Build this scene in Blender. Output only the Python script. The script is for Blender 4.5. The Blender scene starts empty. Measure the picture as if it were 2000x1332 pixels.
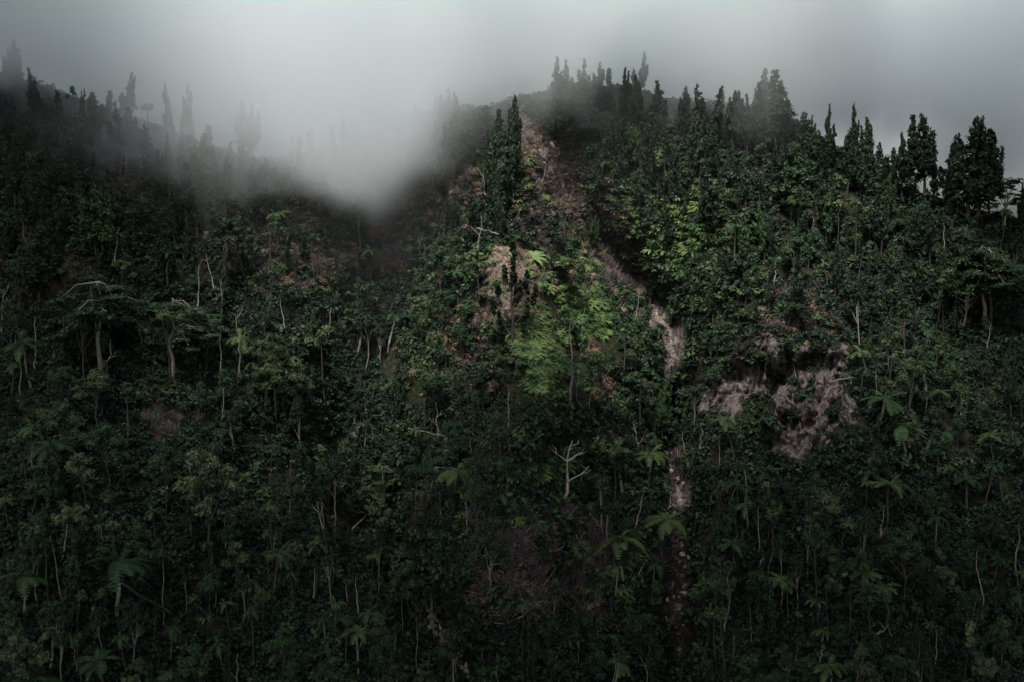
import bpy, math, random
import numpy as np
from mathutils import Vector

# ------------------------------------------------------------------ camera
scene = bpy.context.scene
R = math.radians
PITCH = R(-6.0)
FPX = 2144.0                      # focal length in photo pixels (2000 wide)
cam_d = bpy.data.cameras.new('camera')
cam_d.sensor_width = 36.0
cam_d.lens = 36.0 * FPX / 2000.0
cam_d.clip_start = 0.5
cam_d.clip_end = 5000
cam = bpy.data.objects.new('camera', cam_d)
cam.location = (0, 0, 0)
cam.rotation_euler = (R(90) + PITCH, 0, 0)
scene.collection.objects.link(cam)
scene.camera = cam

# ------------------------------------------------------------------ light
SUN_EL, SUN_AZ = R(62), R(200)    # azimuth clockwise from +Y (camera looks along +Y)
world = bpy.data.worlds.new('World')
scene.world = world
world.use_nodes = True
wn = world.node_tree
wn.nodes.clear()
def wnode(t, **k):
    n = wn.nodes.new(t)
    for a, b in k.items():
        setattr(n, a, b)
    return n
sky = wnode('ShaderNodeTexSky', sky_type='NISHITA', sun_disc=False, sun_elevation=SUN_EL, sun_rotation=SUN_AZ)
sky.air_density = 1.0; sky.dust_density = 3.0; sky.ozone_density = 1.0
hs = wnode('ShaderNodeHueSaturation'); hs.inputs['Saturation'].default_value = 0.50
wtc = wnode('ShaderNodeTexCoord')
wmp = wnode('ShaderNodeMapping'); wmp.inputs['Scale'].default_value = (1.0, 1.0, 1.7)
wno = wnode('ShaderNodeTexNoise'); wno.inputs['Scale'].default_value = 2.3; wno.inputs['Detail'].default_value = 2.5
wrm = wnode('ShaderNodeMapRange')
wrm.inputs['From Min'].default_value = 0.3; wrm.inputs['From Max'].default_value = 0.7
wrm.inputs['To Min'].default_value = 0.62; wrm.inputs['To Max'].default_value = 1.2
wml = wnode('ShaderNodeMix', data_type='RGBA', blend_type='MULTIPLY'); wml.inputs[0].default_value = 1.0
wbg = wnode('ShaderNodeBackground'); wbg.inputs['Strength'].default_value = 0.085
wout = wnode('ShaderNodeOutputWorld')
L = wn.links.new
L(sky.outputs[0], hs.inputs['Color']); L(wtc.outputs['Generated'], wmp.inputs[0]); L(wmp.outputs[0], wno.inputs['Vector'])
L(wno.outputs[0], wrm.inputs['Value']); L(hs.outputs[0], wml.inputs[6]); L(wrm.outputs[0], wml.inputs[7])
L(wml.outputs[2], wbg.inputs['Color']); L(wbg.outputs[0], wout.inputs['Surface'])
sun_d = bpy.data.lights.new('sun', 'SUN')
sun_d.energy = 3.4; sun_d.angle = R(16); sun_d.color = (1.0, 0.965, 0.92)
sun = bpy.data.objects.new('sun', sun_d)
sdir = Vector((math.sin(SUN_AZ) * math.cos(SUN_EL), math.cos(SUN_AZ) * math.cos(SUN_EL), math.sin(SUN_EL)))
sun.rotation_euler = sdir.to_track_quat('Z', 'Y').to_euler()
sun.location = sdir * 300
scene.collection.objects.link(sun)
scene.view_settings.view_transform = 'Standard'
scene.view_settings.look = 'None'
scene.view_settings.gamma = 1
scene.view_settings.exposure = 0.8
scene.cycles.volume_bounces = 10
scene.cycles.max_bounces = 12
scene.cycles.diffuse_bounces = 3
scene.cycles.volume_max_steps = 128
scene.cycles.adaptive_threshold = 0.004

# ------------------------------------------------------------------ noise
def _h(ix, iy, seed):
    n = (ix.astype(np.int64) * 374761393 + iy.astype(np.int64) * 668265263 + seed * 1274126177) & 0xffffffff
    n = ((n ^ (n >> 13)) * 1274126177) & 0xffffffff
    return ((n ^ (n >> 16)) & 0xffffff) / float(0xffffff)
def vnoise(x, y, seed=0):
    x = np.asarray(x, float); y = np.asarray(y, float)
    ix = np.floor(x); iy = np.floor(y); fx = x - ix; fy = y - iy
    fx = fx * fx * (3 - 2 * fx); fy = fy * fy * (3 - 2 * fy)
    a = _h(ix, iy, seed); b = _h(ix + 1, iy, seed); c = _h(ix, iy + 1, seed); d = _h(ix + 1, iy + 1, seed)
    return (a * (1 - fx) + b * fx) * (1 - fy) + (c * (1 - fx) + d * fx) * fy
def fbm(x, y, s, oct=4, seed=0):
    v = 0; a = 0.5; f = 1.0 / s; t = 0
    for o in range(oct):
        v = v + a * vnoise(np.asarray(x) * f, np.asarray(y) * f, seed + o * 17); t += a; a *= 0.5; f *= 2.03
    return v / t
def sst(a, b, x):
    t = np.clip((x - a) / (b - a), 0, 1); return t * t * (3 - 2 * t)

# ------------------------------------------------------------------ terrain shape, laid out from the survey lines of the slope
def poly_dist(x, y, pts):
    d = np.full(np.shape(x), 1e9)
    for (x0, y0), (x1, y1) in zip(pts[:-1], pts[1:]):
        dx, dy = x1 - x0, y1 - y0
        t = np.clip(((x - x0) * dx + (y - y0) * dy) / (dx * dx + dy * dy), 0, 1)
        d = np.minimum(d, np.hypot(x - x0 - t * dx, y - y0 - t * dy))
    return d
def in_poly(x, y, pts):
    c = np.zeros(np.shape(x), bool); n = len(pts)
    for i in range(n):
        x0, y0 = pts[i]; x1, y1 = pts[(i + 1) % n]
        if y0 == y1: continue
        c ^= ((y0 > y) != (y1 > y)) & (x < (x1 - x0) * (y - y0) / (y1 - y0) + x0)
    return c
def sdf(x, y, pts):                       # positive inside
    d = poly_dist(x, y, pts + [pts[0]])
    return np.where(in_poly(x, y, pts), d, -d)

SPUR = [(1130,100),(1010,260),(985,470),(1010,620),(1050,760),(1000,900),(960,1100),(1000,1900)]
LGUL = [(745,300),(740,450),(720,600),(700,720),(690,880),(740,1050),(850,1220),(930,1340),(980,1900)]
RGUL = [(1030,200),(1090,350),(1165,440),(1235,545),(1300,640),(1320,780),(1305,900),(1335,1000),(1325,1150),(1335,1900)]
RSPUR = [(1380,120),(1430,350),(1500,520),(1560,640),(1640,950),(1700,1400),(1750,1900)]
LSPUR = [(180,200),(170,500),(120,900),(100,1900)]
CLIFF = [(1368,800),(1392,735),(1440,695),(1500,668),(1560,672),(1650,668),(1668,760),(1672,830),(1625,850),(1600,898),(1545,890),(1480,872),(1455,812),(1410,815)]
SKYL = np.array([(-900,60),(-300,130),(0,140),(150,190),(300,245),(450,300),(530,312),(600,300),(700,270),(765,245),(800,225),(870,215),(950,215),(1010,190),(1130,155),(1300,190),
                 (1450,208),(1560,242),(1650,300),(1760,372),(1880,405),(2000,435),(2400,520),(2900,600)], float)
def skyl(px):
    return np.interp(px, SKYL[:, 0], SKYL[:, 1]) + 14 * (fbm(px, px * 0, 60, 3, 5) - .5)
def ray(px, py):
    cx = (np.asarray(px, float) - 1000) / FPX; cy = (666 - np.asarray(py, float)) / FPX
    dy = math.cos(PITCH) - cy * math.sin(PITCH); dz = math.sin(PITCH) + cy * math.cos(PITCH)
    return cx / dy, dz / dy              # x/y and z/y
def ledge(px, py):                        # fractured faces: flat slabs parted by steps
    v = fbm(px + .3 * py, py * .42, 42, 3, 301) * 9; w = np.floor(v); a = (w + sst(.72, 1, v - w)) / 9
    v = fbm(px - .2 * py, py * .6, 17, 2, 302) * 5; w = np.floor(v); b = (w + sst(.7, 1, v - w)) / 5
    return .060 * (a - .5) + .014 * (b - .5)
def depth(px, py):
    px = np.asarray(px, float); py = np.asarray(py, float)
    u, w = ray(px, py)
    y = -162.0 / (w - 0.95)
    g = lambda pts, wd: np.exp(-(poly_dist(px, py, pts) / wd) ** 2)
    k = (-0.105 * g(SPUR, 105) + 0.095 * g(LGUL, 95) + 0.065 * g(RGUL, 48) * (.25 + .75 * sst(380, 560, py)) + 0.02 * g(RGUL, 130) * sst(300, 520, py) + .035 * g(RGUL, 13) * (sst(415, 450, py) * (1 - sst(530, 560, py)) + sst(735, 770, py) * (1 - sst(870, 920, py)))
         - 0.06 * g(RSPUR, 150) - 0.05 * g(LSPUR, 170))
    k = k + 0.05 * (fbm(px, py, 330, 2, 3) - .5) + 0.035 * (fbm(px, py, 110, 2, 9) - .5) + 0.012 * (fbm(px, py, 32, 3, 21) - .5)
    cl = sst(-14, 26, sdf(px, py, CLIFF))
    # cliff: overhanging brow, fluted face
    k = k + cl * (0.026 * sst(660, 712, py + 70 * (fbm(px, px * 0, 38, 3, 88) - .5)) * (1 - sst(740, 900, py)) + 0.020 * (fbm(px + .25 * py, py * .25, 24, 3, 51) - .5) + ledge(px, py) + 0.020 * (np.abs(fbm(px + .15 * py, py * .3, 13, 3, 44) - .5) * 2 - .3) + .008 * (fbm(px, py, 7, 2, 45) - .5))
    k = k + 0.004 * (fbm(px, py, 9, 2, 77) - .5)
    return y * (1 + k)
def point(px, py):
    py = np.maximum(py, skyl(px))
    y = depth(px, py); u, w = ray(px, py)
    return np.stack([u * y, y, w * y], -1)
def project(p):                          # world -> photo pixels, used only to write true labels
    y = p[1] * math.cos(PITCH) + p[2] * math.sin(PITCH); z = -p[1] * math.sin(PITCH) + p[2] * math.cos(PITCH)
    return 1000 + FPX * p[0] / y, 666 - FPX * z / y

# cover on the slope
SOIL = [
 [(1008,235),(1040,240),(1066,262),(1085,300),(1100,335),(1135,372),(1160,410),(1185,450),(1170,470),(1125,420),(1080,400),(1040,385),(1055,355),(1035,320),(1012,280)],
 [(846,398),(858,370),(900,340),(925,318),(932,335),(905,365),(870,395)],
 [(988,470),(1012,472),(1040,490),(1060,530),(1068,590),(1060,630),(1025,625),(1000,620),(975,600),(948,575),(945,530),(965,495)],
 [(918,628),(940,590),(965,585),(985,600),(985,650),(960,625)],
 [(1180,470),(1200,480),(1235,530),(1228,565),(1195,545),(1172,505)],
 [(700,440),(760,425),(800,440),(780,470),(720,465)],
 [(735,500),(770,480),(810,485),(790,520),(740,520)],
 [(275,800),(300,790),(330,790),(365,805),(350,825),(335,845),(305,860),(290,835)],
 [(1150,740),(1190,735),(1205,770),(1160,785)],
 [(1085,960),(1120,985),(1140,1010),(1090,1015)],
 [(960,1040),(1030,1030),(1050,1100),(980,1110)],
 [(1020,1140),(1080,1130),(1090,1180),(1030,1180)],
 [(1300,880),(1325,890),(1350,950),(1345,1040),(1352,1100),(1345,1200),(1350,1290),(1318,1290),(1300,1200),(1300,1100),(1312,1040),(1305,960)],
 [(1060,300),(1090,290),(1120,330),(1100,345)],
]
ROCK = [
 [(1236,540),(1250,534),(1266,552),(1280,580),(1296,602),(1308,622),(1300,634),(1280,608),(1262,580),(1240,560)],
 [(1296,598),(1312,606),(1312,640),(1335,612),(1340,650),(1335,700),(1326,730),(1322,760),(1308,745),(1292,735),(1288,715),(1310,700),(1296,676),(1292,655),(1300,635)],
 [(1262,612),(1275,620),(1286,645),(1276,650)],
 [(1570,626),(1584,624),(1582,650),(1572,660)],
 [(1700,862),(1712,865),(1715,910),(1702,930),(1695,900)],
 [(1712,975),(1722,978),(1726,1050),(1716,1048)],
 [(1318,945),(1345,935),(1352,965),(1348,990),(1320,1000),(1300,985)],
 [(1195,455),(1210,462),(1208,490),(1198,480)],
 [(1062,268),(1085,290),(1075,305),(1058,290)],
 [(1420,150),(1440,150),(1438,182),(1424,185)],[(1448,168),(1468,175),(1462,205),(1446,195)],
 [(176,1180),(192,1182),(190,1202),(178,1200)],
 CLIFF]
DAMP = [[(1290,640),(1340,640),(1350,900),(1290,900)],[(240,740),(420,740),(420,920),(240,920)],[(900,930),(1200,930),(1200,1230),(900,1230)],[(1260,860),(1400,860),(1400,1400),(1260,1400)],[(640,380),(860,380),(860,560),(640,560)]]  # soil painted darker in these areas, shade put into the colour
def mask(px, py, polys, soft=8, rag=16, seed=0):
    m = np.zeros(np.shape(px))
    for p in polys:
        xs = [q[0] for q in p]; ys = [q[1] for q in p]
        sel = (px > min(xs) - 40) & (px < max(xs) + 40) & (py > min(ys) - 40) & (py < max(ys) + 40)
        if not sel.any(): continue
        d = sdf(px[sel], py[sel], p) + rag * (fbm(px[sel], py[sel], 22, 3, 60 + seed) - .5)
        m[sel] = np.maximum(m[sel], sst(-soft * .5, soft, d))
    return m

CHUTE = [(1015,215),(1040,260),(1090,350),(1165,440),(1235,545),(1300,640),(1318,780),(1303,900),(1333,1000),(1325,1150),(1335,1340)]
def chute(px, py):
    px = np.asarray(px, float); py = np.asarray(py, float)
    d = poly_dist(px + 22 * (fbm(px, py, 50, 2, 120) - .5), py, CHUTE) + 24 * (fbm(px, py, 16, 3, 121) - .5)
    wd = np.interp(py, [200, 380, 420, 530, 560, 735, 765, 875, 905, 1340], [4, 5, -7, -5, 2, 0, -12, -12, 1.5, 1])
    brk = sst(.40, .50, fbm(px, py, 26, 3, 140))
    return (1 - sst(0, 7, d - wd)) * np.where(py > 880, brk, np.maximum(brk, py < 720))
def soilmask(px, py): return np.maximum(mask(px, py, SOIL, 10, 44, 0), chute(px, py))
def rockmask(px, py):
    m = mask(px, py, ROCK[:-1], 8, 20, 7); c = mask(px, py, [CLIFF], 14, 46, 7)
    st = sst(.385, .475, fbm(px + .3 * py, py * .38, 34, 3, 55) * .7 + .3 * fbm(px, py, 24, 2, 52))
    cave = sst(.3, .8, 1 - np.hypot((px - 1570) / 85, (py - 705) / 42))
    return np.maximum(m, c * st * (1 - .75 * cave))
# ------------------------------------------------------------------ materials
def mat(name, build):
    m = bpy.data.materials.new(name); m.use_nodes = True
    nt = m.node_tree; nt.nodes.clear()
    out = nt.nodes.new('ShaderNodeOutputMaterial')
    build(nt, out); return m
def N(nt, t, **k):
    n = nt.nodes.new(t)
    for a, b in k.items(): setattr(n, a, b)
    return n
def leaf_mat(name, dark, mid, light, rough=0.55, transl=0.22, spec=0.25, objvar=0.35):
    def b(nt, out):
        l = nt.links.new
        at = N(nt, 'ShaderNodeAttribute', attribute_name='tone')
        oi = N(nt, 'ShaderNodeObjectInfo')
        ad = N(nt, 'ShaderNodeMath', operation='MULTIPLY_ADD'); ad.inputs[1].default_value = objvar; ad.inputs[2].default_value = -objvar / 2
        sm = N(nt, 'ShaderNodeMath', operation='ADD')
        l(oi.outputs['Random'], ad.inputs[0]); l(at.outputs['Fac'], sm.inputs[0]); l(ad.outputs[0], sm.inputs[1])
        r = N(nt, 'ShaderNodeValToRGB'); e = r.color_ramp.elements
        e[0].color = (*dark, 1); e[1].color = (*light, 1); e[0].position = .05; e[1].position = .95
        q = e.new(.5); q.color = (*mid, 1)
        l(sm.outputs[0], r.inputs[0])
        p = N(nt, 'ShaderNodeBsdfPrincipled'); p.inputs['Roughness'].default_value = rough; p.inputs['Specular IOR Level'].default_value = spec
        t = N(nt, 'ShaderNodeBsdfTranslucent'); mx = N(nt, 'ShaderNodeMixShader'); mx.inputs[0].default_value = transl
        l(r.outputs[0], p.inputs['Base Color']); l(r.outputs[0], t.inputs['Color'])
        l(p.outputs[0], mx.inputs[1]); l(t.outputs[0], mx.inputs[2]); l(mx.outputs[0], out.inputs['Surface'])
    return mat(name, b)
def bark_mat(name, a, c, scale=3.0):
    def b(nt, out):
        l = nt.links.new
        tc = N(nt, 'ShaderNodeTexCoord'); mp = N(nt, 'ShaderNodeMapping'); mp.inputs['Scale'].default_value = (3, 3, .6)
        no = N(nt, 'ShaderNodeTexNoise'); no.inputs['Scale'].default_value = scale; no.inputs['Detail'].default_value = 4
        r = N(nt, 'ShaderNodeValToRGB'); e = r.color_ramp.elements
        e[0].position = .35; e[1].position = .68; e[0].color = (*a, 1); e[1].color = (*c, 1)
        p = N(nt, 'ShaderNodeBsdfPrincipled'); p.inputs['Roughness'].default_value = .8; p.inputs['Specular IOR Level'].default_value = .2
        bp = N(nt, 'ShaderNodeBump'); bp.inputs['Distance'].default_value = .03
        l(tc.outputs['Object'], mp.inputs[0]); l(mp.outputs[0], no.inputs['Vector']); l(no.outputs[0], r.inputs[0]); l(r.outputs[0], p.inputs['Base Color'])
        l(no.outputs[0], bp.inputs['Height']); l(bp.outputs[0], p.inputs['Normal']); l(p.outputs[0], out.inputs['Surface'])
    return mat(name, b)
M = {}
M['dark'] = leaf_mat('dark_foliage', (.010,.020,.012), (.022,.042,.022), (.050,.080,.035))
M['mid'] = leaf_mat('green_foliage', (.014,.032,.014), (.032,.068,.028), (.080,.130,.045))
M['pale'] = leaf_mat('pale_foliage', (.022,.042,.018), (.060,.095,.038), (.170,.200,.095), rough=.45)
M['blue'] = leaf_mat('bluish_foliage', (.012,.028,.017), (.028,.060,.034), (.060,.110,.062))
M['fern'] = leaf_mat('fern_frond', (.018,.045,.018), (.040,.092,.034), (.110,.165,.055), transl=.3, objvar=.8)
M['bright'] = leaf_mat('bright_fern', (.026,.060,.020), (.070,.130,.038), (.165,.235,.078), transl=.3)
M['rust'] = leaf_mat('dead_fern', (.060,.040,.026), (.150,.105,.066), (.270,.205,.135), transl=.2)
M['twig'] = leaf_mat('bare_twigs', (.060,.045,.048), (.130,.100,.105), (.220,.180,.180), transl=.0)
M['under'] = leaf_mat('undergrowth_leaves', (.007,.018,.011), (.022,.046,.026), (.075,.118,.044))
M['palebark'] = bark_mat('pale_bark', (.13,.11,.09), (.34,.30,.26))
M['bark'] = bark_mat('brown_bark', (.030,.026,.020), (.11,.095,.078))
M['dead'] = bark_mat('bleached_wood', (.22,.20,.17), (.55,.50,.44))
def rock_b(nt, out):
    l = nt.links.new
    tc = N(nt, 'ShaderNodeTexCoord')
    no = N(nt, 'ShaderNodeTexNoise'); no.inputs['Scale'].default_value = 2.2; no.inputs['Detail'].default_value = 6
    r = N(nt, 'ShaderNodeValToRGB'); e = r.color_ramp.elements
    e[0].position = .3; e[1].position = .7; e[0].color = (.17,.13,.11,1); e[1].color = (.46,.39,.34,1)
    p = N(nt, 'ShaderNodeBsdfPrincipled'); p.inputs['Roughness'].default_value = .8
    bp = N(nt, 'ShaderNodeBump'); bp.inputs['Distance'].default_value = .1
    l(tc.outputs['Object'], no.inputs['Vector']); l(no.outputs[0], r.inputs[0]); l(r.outputs[0], p.inputs['Base Color'])
    l(no.outputs[0], bp.inputs['Height']); l(bp.outputs[0], p.inputs['Normal']); l(p.outputs[0], out.inputs['Surface'])
M['rock'] = mat('pale_rock', rock_b)
def terr_b(nt, out):
    l = nt.links.new
    tc = N(nt, 'ShaderNodeTexCoord')
    def noise(s, d, sc=(1, 1, 1)):
        mp = N(nt, 'ShaderNodeMapping'); mp.inputs['Scale'].default_value = sc
        n = N(nt, 'ShaderNodeTexNoise'); n.inputs['Scale'].default_value = s; n.inputs['Detail'].default_value = d
        l(tc.outputs['Object'], mp.inputs[0]); l(mp.outputs[0], n.inputs['Vector']); return n
    def ramp(src, *st):
        r = N(nt, 'ShaderNodeValToRGB'); e = r.color_ramp.elements
        e[0].position, e[0].color = st[0][0], (*st[0][1], 1); e[1].position, e[1].color = st[-1][0], (*st[-1][1], 1)
        for q in st[1:-1]:
            k = e.new(q[0]); k.color = (*q[1], 1)
        l(src, r.inputs[0]); return r
    n1 = noise(.35, 8); n2 = noise(1.4, 6); n3 = noise(2.6, 8); nf = noise(.9, 9, (1.5, 1.5, .6))
    moss = ramp(n2.outputs[0], (.3, (.012,.014,.008)), (.55, (.028,.032,.015)), (.75, (.06,.05,.03)))
    soil = ramp(n2.outputs[0], (.3, (.060,.043,.034)), (.5, (.165,.125,.10)), (.72, (.31,.255,.21)))
    rock = ramp(nf.outputs[0], (.30, (.045,.036,.033)), (.44, (.10,.080,.073)), (.58, (.17,.138,.127)), (.74, (.30,.26,.24)))
    wet = ramp(n2.outputs[0], (.3, (.030,.020,.016)), (.5, (.065,.045,.038)), (.72, (.13,.10,.085)))  # darker soil tones that stand in for dim light
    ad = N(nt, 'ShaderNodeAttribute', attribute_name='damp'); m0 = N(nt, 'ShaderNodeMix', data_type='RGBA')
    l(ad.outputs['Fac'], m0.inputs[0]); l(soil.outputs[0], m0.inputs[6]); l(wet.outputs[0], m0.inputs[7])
    vm = N(nt, 'ShaderNodeMapping'); vm.inputs['Scale'].default_value = (.9, .9, .28); vo = N(nt, 'ShaderNodeTexVoronoi', feature='DISTANCE_TO_EDGE'); vo.inputs['Scale'].default_value = 1.0
    wv = N(nt, 'ShaderNodeMix', data_type='RGBA'); wv.inputs[0].default_value = .45
    l(tc.outputs['Object'], vm.inputs[0]); l(vm.outputs[0], wv.inputs[6]); l(n2.outputs['Color'], wv.inputs[7]); l(wv.outputs[2], vo.inputs['Vector'])
    vc = N(nt, 'ShaderNodeMapRange'); vc.inputs['From Max'].default_value = .12; l(vo.outputs[0], vc.inputs['Value'])
    am = N(nt, 'ShaderNodeAttribute', attribute_name='soil'); ar = N(nt, 'ShaderNodeAttribute', attribute_name='rock')
    def edge(a):
        s = N(nt, 'ShaderNodeMath', operation='MULTIPLY_ADD'); s.inputs[1].default_value = 1.1; s.inputs[2].default_value = -.55
        q = N(nt, 'ShaderNodeMath', operation='ADD'); mr = N(nt, 'ShaderNodeMapRange'); mr.inputs['From Min'].default_value = .38; mr.inputs['From Max'].default_value = .62
        l(n1.outputs[0], s.inputs[0]); l(s.outputs[0], q.inputs[0]); l(a.outputs['Fac'], q.inputs[1]); l(q.outputs[0], mr.inputs['Value']); return mr
    m1 = N(nt, 'ShaderNodeMix', data_type='RGBA'); m2 = N(nt, 'ShaderNodeMix', data_type='RGBA')
    l(edge(am).outputs[0], m1.inputs[0]); l(moss.outputs[0], m1.inputs[6]); l(m0.outputs[2], m1.inputs[7])
    l(edge(ar).outputs[0], m2.inputs[0]); l(m1.outputs[2], m2.inputs[6]); l(rock.outputs[0], m2.inputs[7])
    p = N(nt, 'ShaderNodeBsdfPrincipled'); p.inputs['Roughness'].default_value = .9; p.inputs['Specular IOR Level'].default_value = .15
    bp = N(nt, 'ShaderNodeBump'); bp.inputs['Distance'].default_value = .5
    sb = N(nt, 'ShaderNodeMix', data_type='FLOAT'); l(edge(ar).outputs[0], sb.inputs[0]); l(n3.outputs[0], sb.inputs[2]); l(nf.outputs[0], sb.inputs[3])
    hh = N(nt, 'ShaderNodeMath', operation='MULTIPLY_ADD'); hh.inputs[1].default_value = .5; l(vc.outputs[0], hh.inputs[0]); l(sb.outputs[0], hh.inputs[2])
    h2 = N(nt, 'ShaderNodeMath', operation='ADD'); l(hh.outputs[0], h2.inputs[0]); l(n2.outputs[0], h2.inputs[1])
    l(h2.outputs[0], bp.inputs['Height']); l(bp.outputs[0], p.inputs['Normal'])
    l(m2.outputs[2], p.inputs['Base Color']); l(p.outputs[0], out.inputs['Surface'])
M['terrain'] = mat('mountain_ground', terr_b)

# ------------------------------------------------------------------ mesh helpers
COL = scene.collection
def mesh_from(name, V, F, m, tone=None, smooth=False):
    me = bpy.data.meshes.new(name)
    V = np.asarray(V, np.float32); F = np.asarray(F, np.int32)
    k = F.shape[1]
    me.vertices.add(len(V)); me.vertices.foreach_set('co', V.ravel())
    me.loops.add(F.size); me.loops.foreach_set('vertex_index', F.ravel())
    me.polygons.add(len(F)); me.polygons.foreach_set('loop_start', np.arange(0, F.size, k, dtype=np.int32))
    if smooth: me.polygons.foreach_set('use_smooth', np.ones(len(F), bool))
    me.materials.append(m)
    if tone is not None:
        a = me.attributes.new('tone', 'FLOAT', 'FACE'); a.data.foreach_set('value', np.asarray(tone, np.float32))
    me.update(calc_edges=True)
    return me
def obj(name, me, parent=None, **props):
    o = bpy.data.objects.new(name, me); COL.objects.link(o)
    if parent: o.parent = parent
    for a, b in props.items(): o[a] = b
    return o

# ------------------------------------------------------------------ the mountain
def build_mountain():
    px = np.concatenate([np.arange(-700, 0, 14), np.arange(0, 2001, 3.2), np.arange(2014, 2720, 14)])
    nrow = 420; t = np.linspace(0, 1, nrow) ** 1.0
    st = skyl(px)
    PX = np.repeat(px[None], nrow, 0); PY = st[None] + (1420 - st[None]) * t[:, None]
    P = point(PX, PY)
    soil = soilmask(PX, PY); rock = rockmask(PX, PY)
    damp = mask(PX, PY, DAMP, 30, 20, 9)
    low = []                               # rows running down into the valley below the frame
    for k, py in enumerate([1500, 1600, 1750, 1900, 2100]):
        q = point(px, np.full_like(px, py)); low.append(q)
    back = []                              # the far side of the crest
    top = P[0]
    for k, (dy, dz) in enumerate([(120, -95), (80, -58), (45, -26), (22, -9), (9, -1.5), (3.5, .3)]):
        q = top.copy(); q[:, 0] *= 1 + dy / 200.; q[:, 1] += dy; q[:, 2] += dz; back.append(q)
    A = np.concatenate([np.array(back), P, np.array(low)], 0)
    z0 = np.zeros((6, len(px))); z1 = np.zeros((5, len(px)))
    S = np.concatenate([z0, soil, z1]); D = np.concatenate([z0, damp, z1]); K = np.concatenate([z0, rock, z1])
    r, c = A.shape[:2]
    idx = np.arange(r * c).reshape(r, c)
    F = np.stack([idx[:-1, :-1], idx[1:, :-1], idx[1:, 1:], idx[:-1, 1:]], -1).reshape(-1, 4)
    me = mesh_from('mountain', A.reshape(-1, 3), F, M['terrain'], smooth=True)
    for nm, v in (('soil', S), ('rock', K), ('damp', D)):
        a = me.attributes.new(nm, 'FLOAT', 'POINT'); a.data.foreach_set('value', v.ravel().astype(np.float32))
    return obj('mountain', me, kind='structure', label='steep forested mountainside with bare scars and gullies')
build_mountain()

# ------------------------------------------------------------------ foliage pieces
rng = np.random.default_rng(11)
def unit(v): return v / np.maximum(np.linalg.norm(v, axis=-1, keepdims=True), 1e-6)
def leaves(c, n, size, aspect=1.5, hang=0.0):
    """kite-shaped leaf sprays at centres c with normals n"""
    k = len(c); n = unit(n)
    r = rng.normal(size=(k, 3)); r[:, 2] -= hang
    t = unit(r - (r * n).sum(-1, keepdims=True) * n); b = np.cross(n, t)
    s = (size * rng.uniform(.6, 1.35, k))[:, None]
    V = np.stack([c - t * s * aspect * .5, c + b * s * .45 + t * s * .05 - n * s * .12, c + t * s * aspect * .5 - n * s * .1, c - b * s * .45 + t * s * .05 - n * s * .12], 1)
    return V.reshape(-1, 3)
def quads(V, tone):
    return V, np.arange(len(V)).reshape(-1, 4), tone
def clump(c, r, k, size, flat=.75, up=.35, aspect=1.5):
    d = unit(rng.normal(size=(k, 3))); d[:, 2] = np.where(d[:, 2] < -.45, -d[:, 2], d[:, 2])
    rad = rng.uniform(.72, 1.08, k)[:, None]
    rad[rng.random(k) < .2] *= .6
    lump = 1 + .22 * np.sin(d[:, :1] * 5 + c[0] * 7) * np.cos(d[:, 1:2] * 5 + c[1] * 5)
    p = np.asarray(c) + d * rad * lump * r * np.array([1, 1, flat])
    n = d + rng.normal(size=(k, 3)) * .45; n[:, 2] += up
    return leaves(p, n, size, aspect)
def finger(a, b, r, k, size, tip=0):
    """a columnar leader hung with foliage: bulges of uneven size stacked up its length"""
    a = np.array(a, float); b = np.array(b, float); h = np.linalg.norm(b - a); z = 0.0; out = []; st = []
    while z < h:
        t = z / h; q = r * (min(1, (1 - t) * 1.25 + .22) if tip else min(1, (1 - t) * 2.6 + .45)) * rng.uniform(.55, 1.15)
        st.append((t, q)); z += q * rng.uniform(.75, 1.35)
    tot = sum(q * q for _, q in st)
    for t, q in st:
        o = rng.normal(0, .38 * r, 3) * [1, 1, .3] * min(1, 1.4 * (1 - t) + .2); c = a + (b - a) * t + o; n = max(14, int(k * 1.1 * q * q / tot))
        d = unit(rng.normal(size=(n, 3))); p = c + d * (q * rng.uniform(.6, 1.15, n) * (1 + .3 * (rng.random(n) < .15)))[:, None] * [1, 1, 1.25]
        m = d + rng.normal(size=(n, 3)) * .4; m[:, 2] += .25; out.append(leaves(p, m, size, 1.7, hang=1.2))
    return np.concatenate(out)
def tube(pts, radii, sides=6):
    pts = np.array(pts, float); V = []; F = []
    for i, p in enumerate(pts):
        d = unit(pts[min(i + 1, len(pts) - 1)] - pts[max(i - 1, 0)])
        x = unit(np.cross(d, [0.31, 1, .17])); y = np.cross(d, x)
        for s in range(sides):
            a = 2 * math.pi * s / sides
            V.append(p + (x * math.cos(a) + y * math.sin(a)) * radii[i])
    for i in range(len(pts) - 1):
        for s in range(sides):
            F.append((i * sides + s, i * sides + (s + 1) % sides, (i + 1) * sides + (s + 1) % sides, (i + 1) * sides + s))
    return np.array(V), np.array(F)
class Tubes:
    def __init__(s): s.V = []; s.F = []; s.n = 0
    def add(s, pts, radii, sides=6):
        v, f = tube(pts, radii, sides); s.V.append(v); s.F.append(f + s.n); s.n += len(v)
    def mesh(s, name, m): return mesh_from(name, np.concatenate(s.V), np.concatenate(s.F), m, smooth=True)
def wob(a, b, n, amp):
    a = np.array(a, float); b = np.array(b, float); t = np.linspace(0, 1, n)[:, None]
    p = a + (b - a) * t; o = rng.normal(size=(n, 3)) * amp; o[:, 2] *= .3; o[0] = 0; o[-1] = 0
    return p + o
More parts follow.
